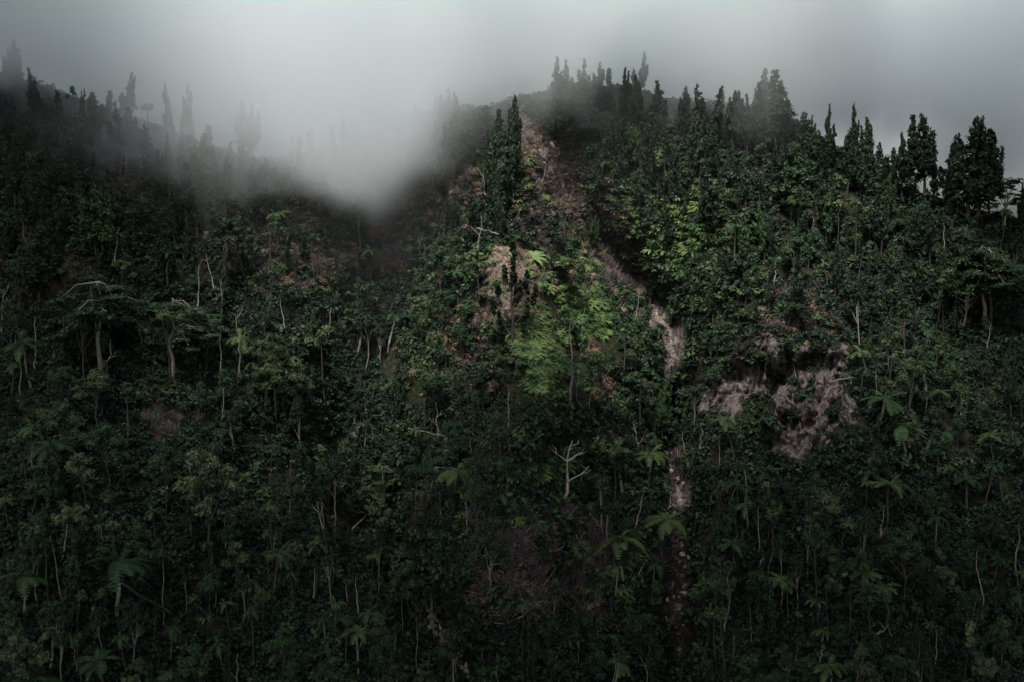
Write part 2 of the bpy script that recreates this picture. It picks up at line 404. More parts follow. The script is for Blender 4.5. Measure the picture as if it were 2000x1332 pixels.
def crown_mesh(name, parts, m, lo=0.0, hi=1.0):
    V = np.concatenate(parts); k = len(V) // 4
    tone = np.clip(rng.normal(.45, .2, k), 0, 1)
    # whole sprays share a tone: patches of older and newer leaves
    c = V.reshape(-1, 4, 3).mean(1); sc = max(.6, np.ptp(c[:, 2]) * .13)
    tone = np.clip(tone * .6 + .42 * vnoise(c[:, 0] / sc + 9, (c[:, 2] + c[:, 1] * .7) / sc, int(abs(c[0, 0]) * 1e4)), 0, 1)
    return mesh_from(name, V, np.arange(len(V)).reshape(-1, 4), m, lo + (hi - lo) * tone)

# ---- prototypes: (trunk mesh, crown mesh, nominal height)
def p_columnar(v):
    H = 14.; T = Tubes(); C = []
    base = wob((0, 0, -1.2), (rng.normal(0, .3), rng.normal(0, .3), H * .92), 7, .12)
    T.add(base, np.linspace(.28, .06, 7))
    n = [1, 2, 3, 4, 2, 3, 5, 1][v % 8]
    main_lo = H * rng.uniform(.18, .34)
    C.append(finger((0, 0, main_lo), base[-1] + [0, 0, .8], rng.uniform(.8, 1.35), 1100, .36, tip=v % 3 > 0))
    for i in range(n):
        a = rng.uniform(0, 6.28) if n > 1 else 0; d = rng.uniform(1.0, 1.9)
        z0 = H * rng.uniform(.3, .55); z1 = H * rng.uniform(.62, .92)
        x, y = math.cos(a) * d, math.sin(a) * d
        T.add([(0, 0, z0 - 1), (x * .7, y * .7, z0), (x, y, z0 + 1.5), (x * 1.05, y * 1.05, z1)], [.12, .1, .08, .03], 5)
        C.append(finger((x * .9, y * .9, z0 - .5), (x * 1.15, y * 1.15, z1), rng.uniform(.45, .85), 560, .34, tip=(v + i) % 3 == 1))
    for i in range(rng.integers(4, 9)):
        a = rng.uniform(0, 6.28); z = rng.uniform(.28, .85); d = 1.7 * (1.15 - z); C.append(clump((math.cos(a) * d, math.sin(a) * d, H * z), rng.uniform(.35, .9), 150, .32))
    return T, C, H
def p_tufted(v):                          # open tree with separate upright tufts (the one before the bare scar)
    H = 14.; T = Tubes(); C = []
    base = wob((0, 0, -1), (0, 0, H * .8), 7, .12); T.add(base, np.linspace(.2, .06, 7))
    C.append(finger((0, 0, H * .76), (0, 0, H), .33, 300, .3)); C.append(finger((0, 0, H * .56), (.1, 0, H * .72), .42, 300, .3))
    for i, (a, d, z) in enumerate([(0, 1.5, .55), (3.1, 1.7, .5), (.4, 2.6, .42), (3.4, 2.3, .34), (.1, 1.6, .3), (2.9, .9, .62), (6., .8, .46), (3.0, 1.5, .2), (.2, 1.2, .16), (1.5, 1.4, .4)]):
        a += rng.normal(0, .3); x, y = math.cos(a) * d, math.sin(a) * d; z *= H
        T.add([(0, 0, z - 2), (x * .6, y * .6, z - 1), (x, y, z + .3)], [.09, .07, .03], 5)
        C.append(finger((x, y, z - .9), (x * 1.12, y * 1.12, z + rng.uniform(1.0, 1.9)), rng.uniform(.24, .36), 200, .28))
    return T, C, H
def p_fern(v):
    H = [7., 5., 9., 6., 4., 8.][v % 6]; T = Tubes(); lean = rng.normal(0, .5, 2)
    top = np.array([lean[0], lean[1], H]); T.add(wob((0, 0, -1.5), top, 6, .1), np.linspace(.17, .10, 6))
    C = []; nf = rng.integers(11, 16); R0 = rng.uniform(1.8, 2.4)
    for i in range(nf):
        a = 6.283 * i / nf + rng.normal(0, .18); Rr = R0 * rng.uniform(.8, 1.12); rise = rng.uniform(.05, .55); drp = rng.uniform(.45, .95)
        if i % 6 == 5: rise += .6; Rr *= .7
        t = np.linspace(.04, 1, 15)
        d = np.array([math.cos(a), math.sin(a), 0]); s = np.array([-math.sin(a), math.cos(a), 0])
        mid = top + d * (Rr * t)[:, None] + np.array([0, 0, 1]) * (rise * Rr * t * 1.3 - drp * Rr * t ** 2.2)[:, None]
        w = .42 * Rr * np.sin(np.pi * np.clip(t * .86 + .1, 0, 1)) ** .8 * .55
        for sg in (-1, 1):
            for j in range(14):
                p0 = mid[j]; p1 = mid[j + 1]; q = (p1 - p0) * .42
                tip = (p0 + p1) / 2 + s * sg * w[j] + d * w[j] * .35 - np.array([0, 0, .22 * w[j]])
                C.append(np.array([p0, p0 + q * 2.1, tip + q * .35, tip - q * .35]))
    for i in range(6):                    # withered skirt
        pass
    return T, [np.concatenate(C)], H + .6
def p_broad(v):
    H = 12.; T = Tubes(); C = []
    ln = rng.normal(0, .8, 2); sp = wob((0, 0, -1.5), (ln[0], ln[1], H * .62), 7, .16); T.add(sp, np.linspace(.19, .09, 7))
    n = [6, 8, 5, 9, 7, 6, 8, 10, 4, 7][v % 10]; W = [2.2, 3.2, 1.6, 3.6, 2.6, 2.0, 3.0, 3.4, 1.3, 2.4][v % 10]
    for i in range(n):
        a = i * 2.4 + rng.normal(0, .4); d = W * math.sqrt((i + .3) / n) * rng.uniform(.75, 1.1)
        z = H * (.96 - .33 * (d / W) ** 1.5) - rng.uniform(0, 1.8)
        e = np.array([ln[0] + math.cos(a) * d, ln[1] + math.sin(a) * d, z])
        st = sp[rng.integers(4, 7)]
        T.add(wob(st, e - [0, 0, .3], 4, .12), [.11, .08, .06, .03], 5)
        r = rng.uniform(.75, 1.25) * (1.15 if W > 3 else 1)
        C.append(clump(e, r, int(240 * r), .27, flat=.7, up=.7, aspect=1.4))
        for q in range(3):
            o = rng.normal(size=3) * r * .9; C.append(clump(e + o * [1, 1, .55], r * .5, 60, .25, up=.6))
    return T, C, H
def p_round(v):                           # dense rounded tree, leafy nearly to the ground
    H = 9.; T = Tubes(); C = []
    T.add(wob((0, 0, -1.5), (0, 0, H * .7), 5, .15), np.linspace(.2, .08, 5)); W = rng.uniform(2.0, 3.0)
    for i in range(11):
        a = i * 2.4; d = W * rng.uniform(.2, .8); z = H * rng.uniform(.35, .88) - d * .4
        T.add(wob((0, 0, H * .4), (math.cos(a) * d, math.sin(a) * d, z), 3, .1), [.08, .06, .02], 5)
        C.append(clump((math.cos(a) * d, math.sin(a) * d, z), rng.uniform(.9, 1.5), 240, .30, flat=.8, up=.4))
    C.append(clump((0, 0, H * .85), 1.3, 260, .3))
    return T, C, H
def p_spread(v):                          # tiers of flat drooping sprays
    H = 14.; T = Tubes(); C = []
    sp = wob((0, 0, -1.5), (.4, 0, H * .85), 7, .25); T.add(sp, np.linspace(.33, .12, 7))
    for i in range(20):
        a = rng.uniform(0, 6.28); d = rng.uniform(1.5, 6.2); z = H * (1.0 - .055 * d) - rng.uniform(0, 5.0) * (d / 6) - .4
        e = np.array([math.cos(a) * d, math.sin(a) * d, z]); s0 = sp[rng.integers(3, 7)]
        m = (s0 + e) / 2 + [0, 0, .8]
        T.add([s0, m, e], [.12, .07, .03], 5)
        for q in range(4):
            f = rng.uniform(.45, 1.12); c = s0 + (e - s0) * f + rng.normal(0, .4, 3) * [1, 1, .3]
            C.append(clump(c, rng.uniform(.7, 1.15), 110, .27, flat=.26, up=1.4))
    return T, C, H
def p_pole(v):                            # thin understorey tree: bare pole, small tuft
    H = 9.; T = Tubes(); C = []
    ln = rng.normal(0, .7, 2); T.add(wob((0, 0, -1), (ln[0], ln[1], H * .93), 6, .12), np.linspace(.11, .05, 6), 5)
    for i in range(rng.integers(3, 6)):
        o = np.array([ln[0], ln[1], H * .93]) + rng.normal(0, .75, 3) * [1, 1, .8] - [0, 0, .5]
        C.append(clump(o, rng.uniform(.5, .9), 110, .27, flat=.7, up=.6))
    return T, C, H
def p_snag(v):
    H = 10.; T = Tubes()
    sp = wob((0, 0, -1), (rng.normal(0, 1.0), rng.normal(0, .5), H * rng.uniform(.75, 1)), 8, .16); T.add(sp, np.linspace(.17, .035, 8), 6)
    for i in range([0, 2, 5, 3, 6, 1, 4, 0][v % 8]):
        k = rng.integers(3, 7); s0 = sp[k]; a = rng.choice([0, math.pi]) + rng.normal(0, .6); ln = rng.uniform(1.2, 3.2)
        e = s0 + np.array([math.cos(a) * ln * .6, math.sin(a) * ln * .6, ln * .75]); q = wob(s0, e, 5, .13)
        T.add(q, [.085, .065, .05, .035, .02], 5)
        if ln > 1.6:
            for z in range(2):
                e2 = q[2 + z] + rng.normal(0, .45, 3) + [math.cos(a) * .4, 0, .5]; T.add(wob(q[2 + z], e2, 3, .06), [.04, .03, .015], 4)
    return T, None, H

PROTO = {}
def make(kind, fn, nvar, bark, crowns):
    PROTO[kind] = []
    for v in range(nvar):
        T, C, H = fn(v)
        tm = T.mesh('trunk', M[bark[v % len(bark)]])
        if C is None: PROTO[kind].append((tm, None, H, bark[v % len(bark)])); continue
        cm = crown_mesh('crown', C, M[crowns[v % len(crowns)]])
        PROTO[kind].append((tm, cm, H, crowns[v % len(crowns)]))
make('columnar_tree', p_columnar, 10, ['bark'], ['dark', 'dark', 'dark', 'mid', 'dark'])
make('tufted_tree', p_tufted, 1, ['bark'], ['dark'])
make('tree_fern', p_fern, 12, ['bark', 'palebark', 'bark'], ['fern'])
make('broadleaf_tree', p_broad, 12, ['bark', 'bark', 'palebark'], ['pale', 'mid', 'dark', 'mid', 'pale', 'dark'])
make('rounded_tree', p_round, 6, ['bark'], ['blue', 'mid', 'dark'])
make('spreading_tree', p_spread, 3, ['palebark'], ['blue', 'mid', 'mid'])
make('slender_tree', p_pole, 8, ['bark', 'bark', 'bark', 'palebark'], ['mid', 'pale', 'mid', 'dark'])
make('dead_tree', p_snag, 10, ['dead'], [None])
HEIGHTS = {'columnar_tree': (8, 14), 'tree_fern': (3.5, 9), 'broadleaf_tree': (7, 12), 'rounded_tree': (5, 8), 'slender_tree': (6, 11), 'dead_tree': (5, 11), 'spreading_tree': (9, 13), 'tufted_tree': (12, 14)}

things = []                               # dicts of placed things
seen_proto = set()
def put(kind, bx, by, ty=None, h=None, v=None, lean=None, tilt=(0, 0), rz=None, wide=1.0, hero=None):
    """stand one plant on the slope at the survey point (bx, by)"""
    P = point(np.array([float(bx)]), np.array([float(by)]))[0]
    if h is None: h = abs(by - ty) * P[1] / FPX if ty is not None else rng.uniform(*HEIGHTS[kind])
    protos = PROTO[kind]; v = rng.integers(len(protos)) if v is None else v % len(protos)
    tm, cm, H, tone = protos[v]
    root = bpy.data.objects.new(kind, None); COL.objects.link(root); root.empty_display_size = .5
    root.location = P; s = h / H
    root.scale = (s * wide, s * wide, s)
    wb = .10 if kind == 'tree_fern' else .05
    root.rotation_euler = (tilt[0] if tilt[0] else rng.normal(.04, wb), tilt[1] if tilt[1] else rng.normal(0, wb), rng.uniform(0, 6.28) if rz is None else rz)
    kids = [obj('trunk', tm, root)]
    if cm: kids.append(obj('crown', cm, root))
    top = project((P[0], P[1], P[2] + h))
    things.append(dict(kind=kind, o=root, kids=kids, base=(bx, by), top=top, h=h, tone=tone, hero=hero, bark=tm.materials[0].name, wide=wide))
    return root

# ------------------------------------------------------------------ trees one can point at in the photograph
C_ = 'columnar_tree'
for x, ty, by, v, w in [(187,182,305,3,1.0),(235,215,345,2,1.1),(272,212,350,6,1.1),(150,240,340,0,.9),(300,250,360,1,1.),(398,262,400,3,.9),(412,245,372,0,.8),(440,305,430,7,.8),
        (367,318,470,0,.9),(345,350,470,2,.8),(190,300,400,1,.8),(215,330,470,4,1.),(60,330,470,5,1.),(30,260,400,2,1.),(95,280,400,3,1),(205,360,520,3,1.1),(75,440,600,6,1.3),(500,330,440,1,.8),
        (870,172,300,2,.9),(900,182,300,5,.9),(850,190,310,0,.8),(925,300,330,4,.9),(885,225,370,3,1.),(868,300,400,6,1.0),(958,235,400,3,.6),(975,215,420,6,.7),(994,190,400,2,.65),(985,270,430,4,.75),(966,300,420,5,.7),(1003,240,395,1,.6),
        (1110,120,225,1,.8),(1140,118,215,4,.9),(1165,125,230,2,.8),(1190,135,240,0,.8),(1215,135,245,5,.8),(1250,150,260,3,.8),(1290,160,270,6,.9),(1330,172,280,2,.9),(1365,165,280,4,.9),(1395,170,290,7,.9),
        (1428,180,300,3,.9),(1460,178,310,5,.9),(1495,140,300,6,1.2),(1512,160,310,2,1.1),(1475,165,305,1,.9),(1540,200,330,4,1.1),(1565,220,340,0,.9),(1590,235,360,3,1.),(1625,245,370,5,.9),(1655,250,380,2,.9),(1680,265,390,6,.9),
        (1712,280,400,2,1.1),(1745,290,400,3,.8),(1775,228,405,1,.85),(1808,222,400,7,1.0),(1826,255,405,0,.8),(1762,260,400,7,.7),(1870,262,430,4,1.0),(1888,232,430,2,1.2),(1912,228,430,7,.8),(1905,265,440,6,1.1),(1930,268,430,3,.9),(1850,280,420,5,1),
        (1240,240,350,3,.9),(1270,250,370,5,.9),(1330,270,400,4,1.),(1400,330,470,6,1.),(1385,250,380,2,1.),(1560,300,450,3,1.2),(1620,330,480,6,1.1),(1520,290,420,5,1.1),(1700,350,500,4,1.2),(1485,330,470,2,1),
        (1150,400,480,0,.9),(1160,420,500,3,.8),(1210,290,380,1,.8),(1090,470,560,4,.8)]:
    put(C_, x, by, ty, v=v, wide=w, hero=1)
put('tufted_tree', 1002, 668, 462, v=0, rz=0, wide=1.15, hero=1)
put('spreading_tree', 203, 748, 515, v=0, rz=.3, wide=1.05, hero=1)
put('spreading_tree', 335, 735, 560, v=1, rz=2.3, wide=1.25, hero=1)
put('spreading_tree', 1960, 455, 332, v=2, wide=.8, hero=1)
put('spreading_tree', 1920, 640, 460, v=1, wide=1.1, hero=1)
put('spreading_tree', 745, 1010, 885, v=2, wide=.9, hero=1)
put('spreading_tree', 860, 1010, 890, v=0, wide=.8, hero=1)
for x, ty, by, v, w, t in [(650,872,1135,2,.62,0),(420,828,1115,4,.8,.05),(325,850,1010,3,.8,0),(590,780,905,5,.8,0),(978,785,905,0,.75,0),(968,668,780,4,.85,0),(1180,898,1055,8,1.,0),(1183,962,1075,8,1.1,0),
        (848,718,840,1,.9,0),(905,705,815,6,.8,0),(215,815,960,7,.9,0),(1765,572,705,9,.7,-.22),(125,1145,1300,2,1.,0),(165,575,760,1,.7,0),(465,1040,1200,10,.8,.05),(480,1095,1215,2,.9,0),(290,1045,1190,0,.8,0),
        (855,880,990,1,.9,0),(700,880,985,5,.8,0),(1080,770,880,3,.7,0),(1110,490,600,6,1.2,0),(1085,1128,1230,8,1.2,0),(835,1290,1380,0,1.,0),(20,1150,1290,9,.9,0),(1935,470,640,3,1.3,0),(1880,520,660,7,1.2,0),
        (860,555,660,1,.9,0),(820,560,680,6,.8,0),(1700,1120,1250,3,.9,0),(1560,1080,1190,5,.8,0),(330,1290,1420,4,.8,0),(520,700,830,1,.9,0),(560,690,830,10,.9,0),(700,545,690,2,1.,0),(480,425,560,9,1.,0),(440,420,570,5,1.1,0)]:
    put('broadleaf_tree', x, by, ty, v=v, wide=w, tilt=(0, t), hero=1)
for x, ty, by, w, v in [(315,793,905,.8,2),(397,928,1020,.9,5),(466,925,1020,.9,2),(532,970,1105,.9,0),(560,1005,1085,.8,3),(567,930,1010,.8,7),(515,1150,1225,1.25,1),(557,1225,1320,1.1,8),(45,1105,1200,1.5,4),(617,1035,1170,.9,5),
        (575,1110,1195,.9,0),(562,1040,1120,.7,6),(250,1232,1330,1.3,2),(330,1215,1310,1.1,9),(655,1170,1260,.9,3),(1432,438,510,1.1,1),(1808,698,790,1.3,7),(1775,632,740,1.1,8),(1698,675,750,1.1,4),(1437,808,900,1.1,3),(1892,925,1020,1.6,9),
        (1528,1120,1200,1.2,1),(862,1255,1330,1.2,6),(1062,530,595,.9,0),(1052,540,600,.8,6),(1150,642,735,1.1,5),(1148,750,800,1.2,4),(722,1070,1175,1.0,2),(1292,338,400,1.,8),(1170,318,375,.9,1),(935,510,580,1.4,3),(895,525,590,1.3,9),
        (1178,552,625,.8,5),(1238,615,690,.8,2),(975,655,700,.6,6),(870,500,560,.8,1),(1000,455,500,.9,4),(1105,430,480,.8,7),(60,930,1030,1.3,8),(20,965,1060,1.,5),(130,850,950,1.4,1),(230,1035,1130,.8,2),(470,650,730,1.,4),(530,648,720,.9,0),
        (1490,920,1010,.9,2),(1690,930,1000,.9,6),(1480,1215,1290,.9,9),(1640,1010,1080,1.2,3),(1380,1180,1270,.7,11),(1375,1255,1332,.8,7),(1270,1085,1160,.9,10),(1080,1120,1190,.8,2),(1630,1290,1360,1.4,4),(1020,1250,1320,.8,8),
        (640,1190,1270,.8,10),(700,1185,1270,.8,1),(60,655,740,1.2,4),(20,700,780,1.2,9),(1380,1130,1200,1.3,3),(1510,1310,1370,.9,5),(690,1320,1400,1.,0),(1620,510,570,1.0,9),(1650,540,600,1.,2),(1225,800,860,.8,5),(1140,1078,1120,.8,1)]:
    put('tree_fern', x, by, ty, v=v, wide=w * .85, hero=1)
for x, ty, by, v, t, rz in [(1103,812,985,4,.14,0),(1040,825,885,7,0,0),(912,958,1040,0,-.12,0),(1086,985,1030,7,-.2,0),(1239,940,1035,0,.1,0),(1300,935,1035,1,0,0),(640,588,665,0,0,0),(656,600,690,7,0,0),(921,838,885,7,0,0),(855,765,855,1,-.12,0),
        (433,740,825,0,0,0),(425,470,590,7,0,0),(430,630,750,0,-.03,0),(470,600,700,2,0,0),(1718,965,1050,0,-.05,0),(1125,905,960,5,.3,0),(206,640,752,1,.05,0),(68,600,715,0,0,0),(655,1040,1130,7,0,0),(275,345,360,4,.3,0),(120,960,1100,0,0,0),
        (870,650,720,0,-.08,0),(1130,1010,1060,5,.4,0),(1140,1030,1075,6,-.3,0),(930,1060,1110,7,.1,0),(1160,1215,1270,0,0,0),(1117,1225,1280,7,0,0),(1062,1190,1225,1,.2,0),(1012,180,255,2,-.3,0),(1010,225,285,4,.35,0),
        (220,430,520,0,.12,0),(1405,845,905,0,-.15,0),(1555,690,740,7,0,0),(1925,620,690,0,0,0),(1000,400,440,5,.5,0),(940,430,465,6,-.6,0),(612,1080,1170,0,0,0),(440,1000,1070,1,-.1,0),(1055,310,370,0,.15,0),(950,330,400,6,0,0),
        (700,1095,1200,7,.12,0),(530,1010,1090,0,.1,0),(1240,560,630,0,0,0),(1870,760,850,1,0,0),(1340,820,900,7,0,0),(1480,1080,1130,2,0,0),(1600,1240,1300,3,.2,0),(1460,880,960,7,0,0),(560,560,660,7,.03,0),(385,500,610,0,0,0)]:
    put('dead_tree', x, by, ty, v=v, tilt=(0, t), rz=rz, hero=1, wide=1.5 if x == 1103 else 1.0)

# ------------------------------------------------------------------ the rest of the wood, tree by tree
def bare(px, py):
    return np.maximum(soilmask(px, py), rockmask(px, py))
GREEN = [[(1050,555),(1172,560),(1185,650),(1100,640),(1080,600)],[(1005,610),(1040,600),(1095,645),(1105,740),(1040,755),(1008,690)],[(1300,400),(1400,370),(1385,470),(1325,560),(1290,500)],[(1190,380),(1300,330),(1260,450),(1200,440)],
         [(750,455),(860,440),(850,480),(780,490)],[(1150,1095),(1225,1085),(1235,1165),(1160,1175)],[(1008,290),(1050,340),(1055,385),(1020,380)],[(940,930),(1090,880),(1120,950),(1050,1030),(950,1020)],[(1250,180),(1330,260),(1300,330),(1200,300),(1120,200)],[(920,560),(950,480),(990,450),(985,480),(940,530)],[(1240,420),(1330,330),(1400,330),(1390,480),(1330,560),(1260,520)],[(1060,470),(1160,500),(1170,560),(1060,560)],[(1180,200),(1240,180),(1300,260),(1240,300)]]
RUST = [[(1000,540),(1040,530),(1062,590),(1050,640),(1015,640),(1000,600)],[(1125,660),(1165,655),(1170,705),(1130,700)],[(80,470),(165,510),(155,590),(55,560)],[(258,322),(322,330),(312,362),(262,352)],[(1080,385),(1125,395),(1165,430),(1150,455),(1100,410)],
        [(1558,570),(1595,570),(1592,618),(1560,612)],[(1000,655),(1020,660),(1015,720),(990,690)],[(440,395),(470,400),(450,440)],[(600,360),(640,360),(600,420)],[(850,380),(905,340),(890,380)],[(1150,745),(1190,735),(1200,770),(1150,780)]]
WARM = [[(-20,430),(180,450),(200,600),(-20,620)],[(230,310),(500,330),(760,420),(760,540),(560,570),(400,490),(240,420)],[(780,330),(950,320),(950,440),(800,450)],[(1000,250),(1100,250),(1250,420),(1250,560),(1080,570),(1000,450)],[(920,1000),(1200,1000),(1200,1220),(930,1220)],[(1480,560),(1640,560),(1640,670),(1480,670)],[(860,600),(980,600),(960,760),(860,760)]]
TWIG = [[(730,480),(820,475),(800,530),(740,535)],[(1005,400),(1065,410),(1055,450),(1010,445)],[(1165,480),(1235,500),(1240,570),(1180,560)],[(1060,430),(1110,440),(1100,490),(1060,480)],[(800,380),(850,360),(840,420)],[(1270,1050),(1310,1040),(1310,1120),(1270,1110)],[(1130,1010),(1200,1020),(1200,1080),(1140,1070)]]
occupied = [(t['base'][0], t['base'][1]) for t in things]
def fill(kind, n, dens, gap, hr, wr=(.8, 1.15)):
    got = 0; tries = 0
    while got < n and tries < 40:
        tries += 1
        xs = rng.uniform(-60, 2060, 400); ys = rng.uniform(100, 1440, 400)
        ok = (ys > skyl(xs) + 4) & (rng.random(400) < dens(xs, ys)) & (bare(xs, ys) < .15)
        ok &= (mask(xs, ys, GREEN[:2], 5, 10) < .3)
        if kind != C_: ok &= (ys > skyl(xs) + 55)
        for x, y in zip(xs[ok], ys[ok]):
            g = gap * (.75 + .5 * (y / 1332))
            if any(abs(x - a) < g and abs(y - b) < g * .8 for a, b in occupied): continue
            dy = depth(np.array([x]), np.array([y]))[0]
            h = rng.uniform(*hr)
            # keep the crown clear of scars, rock and streambed
            tx = np.array([x, x - 12, x + 12, x]); tty = y - h * FPX / dy * np.array([1., .85, .85, .6])
            if (bare(tx, tty) > .4).any() or (sdf(tx, tty, CLIFF) > 0).any() or (kind != 'slender_tree' and (mask(tx, tty, GREEN[:2], 5, 10) > .4).any()): continue
            put(kind, x, y, h=h, wide=rng.uniform(*wr)); occupied.append((x, y)); got += 1
            if got >= n: break
fill(C_, 215, lambda x, y: np.clip(1.1 - (y - 300) / 450, .03, 1) * (.4 + .6 * (np.abs(x - 1000) > 250)), 15, (3.5, 11.5), (.45, .95))
fill('broadleaf_tree', 245, lambda x, y: .35 + .65 * fbm(x, y, 200, 2, 31) + 0 * x, 18, (3.2, 10), (.45, .95))
fill('tree_fern', 130, lambda x, y: np.clip(.15 + (y - 400) / 900, .1, 1) * (.3 + fbm(x, y, 160, 2, 77)), 19, (2.2, 7), (.7, 1.3))
fill('rounded_tree', 190, lambda x, y: np.clip(.3 + (x - 600) / 1500, .2, 1), 18, (2.4, 6.5), (.55, 1.1))
fill('slender_tree', 120, lambda x, y: 1 + 0 * x, 16, (4, 11), (.6, 1.2))
fill('dead_tree', 14, lambda x, y: 1 + 0 * x, 22, (3.5, 8))

# ------------------------------------------------------------------ fallen logs and boulders
def fallen(x0, y0, x1, y1, r=.16, m='palebark'):
    a, b = point(np.array([x0, x1], float), np.array([y0, y1], float)); a[2] += .8; b[2] += .8; a[1] -= 1; b[1] -= 1
    c = (a + b) / 2; T = Tubes(); q = wob(a - c, b - c, 7, .1); T.add(q, np.linspace(r, r * .5, 7))
    for k in (4, 5): T.add([q[k], q[k] + rng.normal(0, .4, 3) + [0, -.2, .5]], [r * .4, r * .15], 4)
    o = obj('fallen_log', T.mesh('fallen_log', M[m])); o.location = c
    things.append(dict(kind='fallen_log', o=o, kids=[], base=((x0 + x1) / 2, (y0 + y1) / 2), top=((x0 + x1) / 2, (y0 + y1) / 2), h=1, tone='', hero=1, bark=m))
for l in [(236,1142,340,1205,.2,'bark'),(1010,1215,1060,1180,.1),(925,455,975,470,.15),(800,845,870,860,.1),(1700,1250,1725,1232,.15),(1150,1010,1175,1040,.1),(1620,755,1660,745,.1),(1245,1130,1260,1100,.1),(1310,1045,1345,1045,.1),(350,1270,400,1285,.12),(1455,780,1490,770,.1),(690,1040,720,1010,.12)]:
    fallen(*l)
bould = []
for v in range(7):
    n1, n2 = 10, 14; th = np.linspace(0.001, math.pi - .001, n1); ph = np.linspace(0, 2 * math.pi, n2, endpoint=False)
    TH, PHI = np.meshgrid(th, ph, indexing='ij')
    d = np.stack([np.sin(TH) * np.cos(PHI), np.sin(TH) * np.sin(PHI), np.cos(TH)], -1).reshape(-1, 3)
    pl = unit(rng.normal(size=(13, 3))); off = rng.uniform(.38, .85, 13)
    rr = np.min(np.where(d @ pl.T > .05, off / np.maximum(d @ pl.T, .05), 9), 1); rr = np.minimum(rr, 1.05)
    V = d * rr[:, None] * np.array([1, .85, .75]); ii = np.arange(n1 * n2).reshape(n1, n2)
    F = np.stack([ii[:-1], ii[1:], np.roll(ii, -1, 1)[1:], np.roll(ii, -1, 1)[:-1]], -1).reshape(-1, 4)
    bould.append(mesh_from('boulder', V, F, M['rock']))
BO = [(1314,1044,7),(1342,1050,6),(1330,1065,8),(1333,1085,9),(1322,1092,5),(1345,1090,7),(1328,1098,5),(1277,1134,9),(1310,1145,9),(1338,1145,9),(1336,1160,12),(1315,1168,7),(1302,1172,7),(1325,1166,6),(1326,1192,9),(1328,1205,6),(1312,1208,7),(1340,1212,6),
      (1334,1222,5),(1350,1160,5),(1357,1262,12),(1356,1286,9),(1305,1227,5),(1320,1225,5),(1300,888,9),(1310,922,8),(1325,938,9),(1335,945,7),(1343,1075,5),(1318,1115,6),(1330,1128,5),(1296,1150,5),(1348,1195,5),(1300,1205,4),(1326,1240,5),(1432,1152,9),(1438,1170,6),
      (700,912,10),(692,900,6),(705,930,6),(694,872,8),(828,1160,5),(832,1185,5),(842,1205,7),(850,1222,6),(865,1240,7),(880,1262,8),(878,1245,5),(895,1275,6),(915,1310,8),(925,1325,7),(1078,288,8),(1090,302,6),(1082,296,5),(1210,530,5),(1285,1000,6),(1340,1000,6),(184,1190,9),(1308,1060,4),(1338,1108,5)]
for i, (x, y, r) in enumerate(BO):
    p = point(np.array([float(x)]), np.array([float(y)]))[0]; s = 1.1 * r * p[1] / FPX
    o = obj('boulder', bould[i % 7]); o.location = (p[0], p[1] - s * .55, p[2] + s * .35); o.scale = (s * rng.uniform(.9, 1.2), s, s * rng.uniform(.7, 1.1)); o.rotation_euler = rng.uniform(0, 6.28, 3)
    things.append(dict(kind='boulder', o=o, kids=[], base=(x, y), top=(x, y), h=s, tone='', hero=1, bark='', r=r))

# ------------------------------------------------------------------ ground cover nobody could count
def bush_protos(n, leafn, size, flat, aspect=1.5, upn=.6):
    out = []
    for i in range(n):
        ps = [clump((0, 0, .15), .8, int(leafn * .55), size, flat=flat, up=upn, aspect=aspect)]
        for q in range(3):
            ps.append(clump((rng.normal(0, .45), rng.normal(0, .45), rng.uniform(.1, .6)), .45, int(leafn * .15), size, flat=.8, up=upn, aspect=aspect))
        out.append(np.concatenate(ps))
    return out
def fern_protos(n):                        # low rosettes of arching fronds
    out = []
    for i in range(n):
        C = []; nf = 11
        for k in range(nf):
            a = 6.283 * k / nf + rng.normal(0, .2); d = np.array([math.cos(a), math.sin(a), 0]); s = np.array([-d[1], d[0], 0]); t = np.linspace(0, 1, 5)
            mid = d * t[:, None] * 1.05 + np.array([0, 0, 1]) * (.75 * t - .75 * t ** 2)[:, None]; w = .13 * np.sin(np.pi * (t * .8 + .15))
            for j in range(4): C.append(np.array([mid[j] - s * w[j], mid[j] + s * w[j], mid[j + 1] + s * w[j + 1], mid[j + 1] - s * w[j + 1]]))
        out.append(np.concatenate(C))
    return out
def twig_protos(n):
    out = []
    for i in range(n):
        C = []
        for k in range(26):
            d = unit(rng.normal(size=3) + [0, 0, 1.1]); ln = rng.uniform(.6, 1.2); s = unit(np.cross(d, rng.normal(size=3))) * .035
            b = rng.normal(0, .15, 3) * [1, 1, 0]; C.append(np.array([b - s, b + s, b + d * ln + s * .4, b + d * ln - s * .4]))
        out.append(np.concatenate(C))
    return out
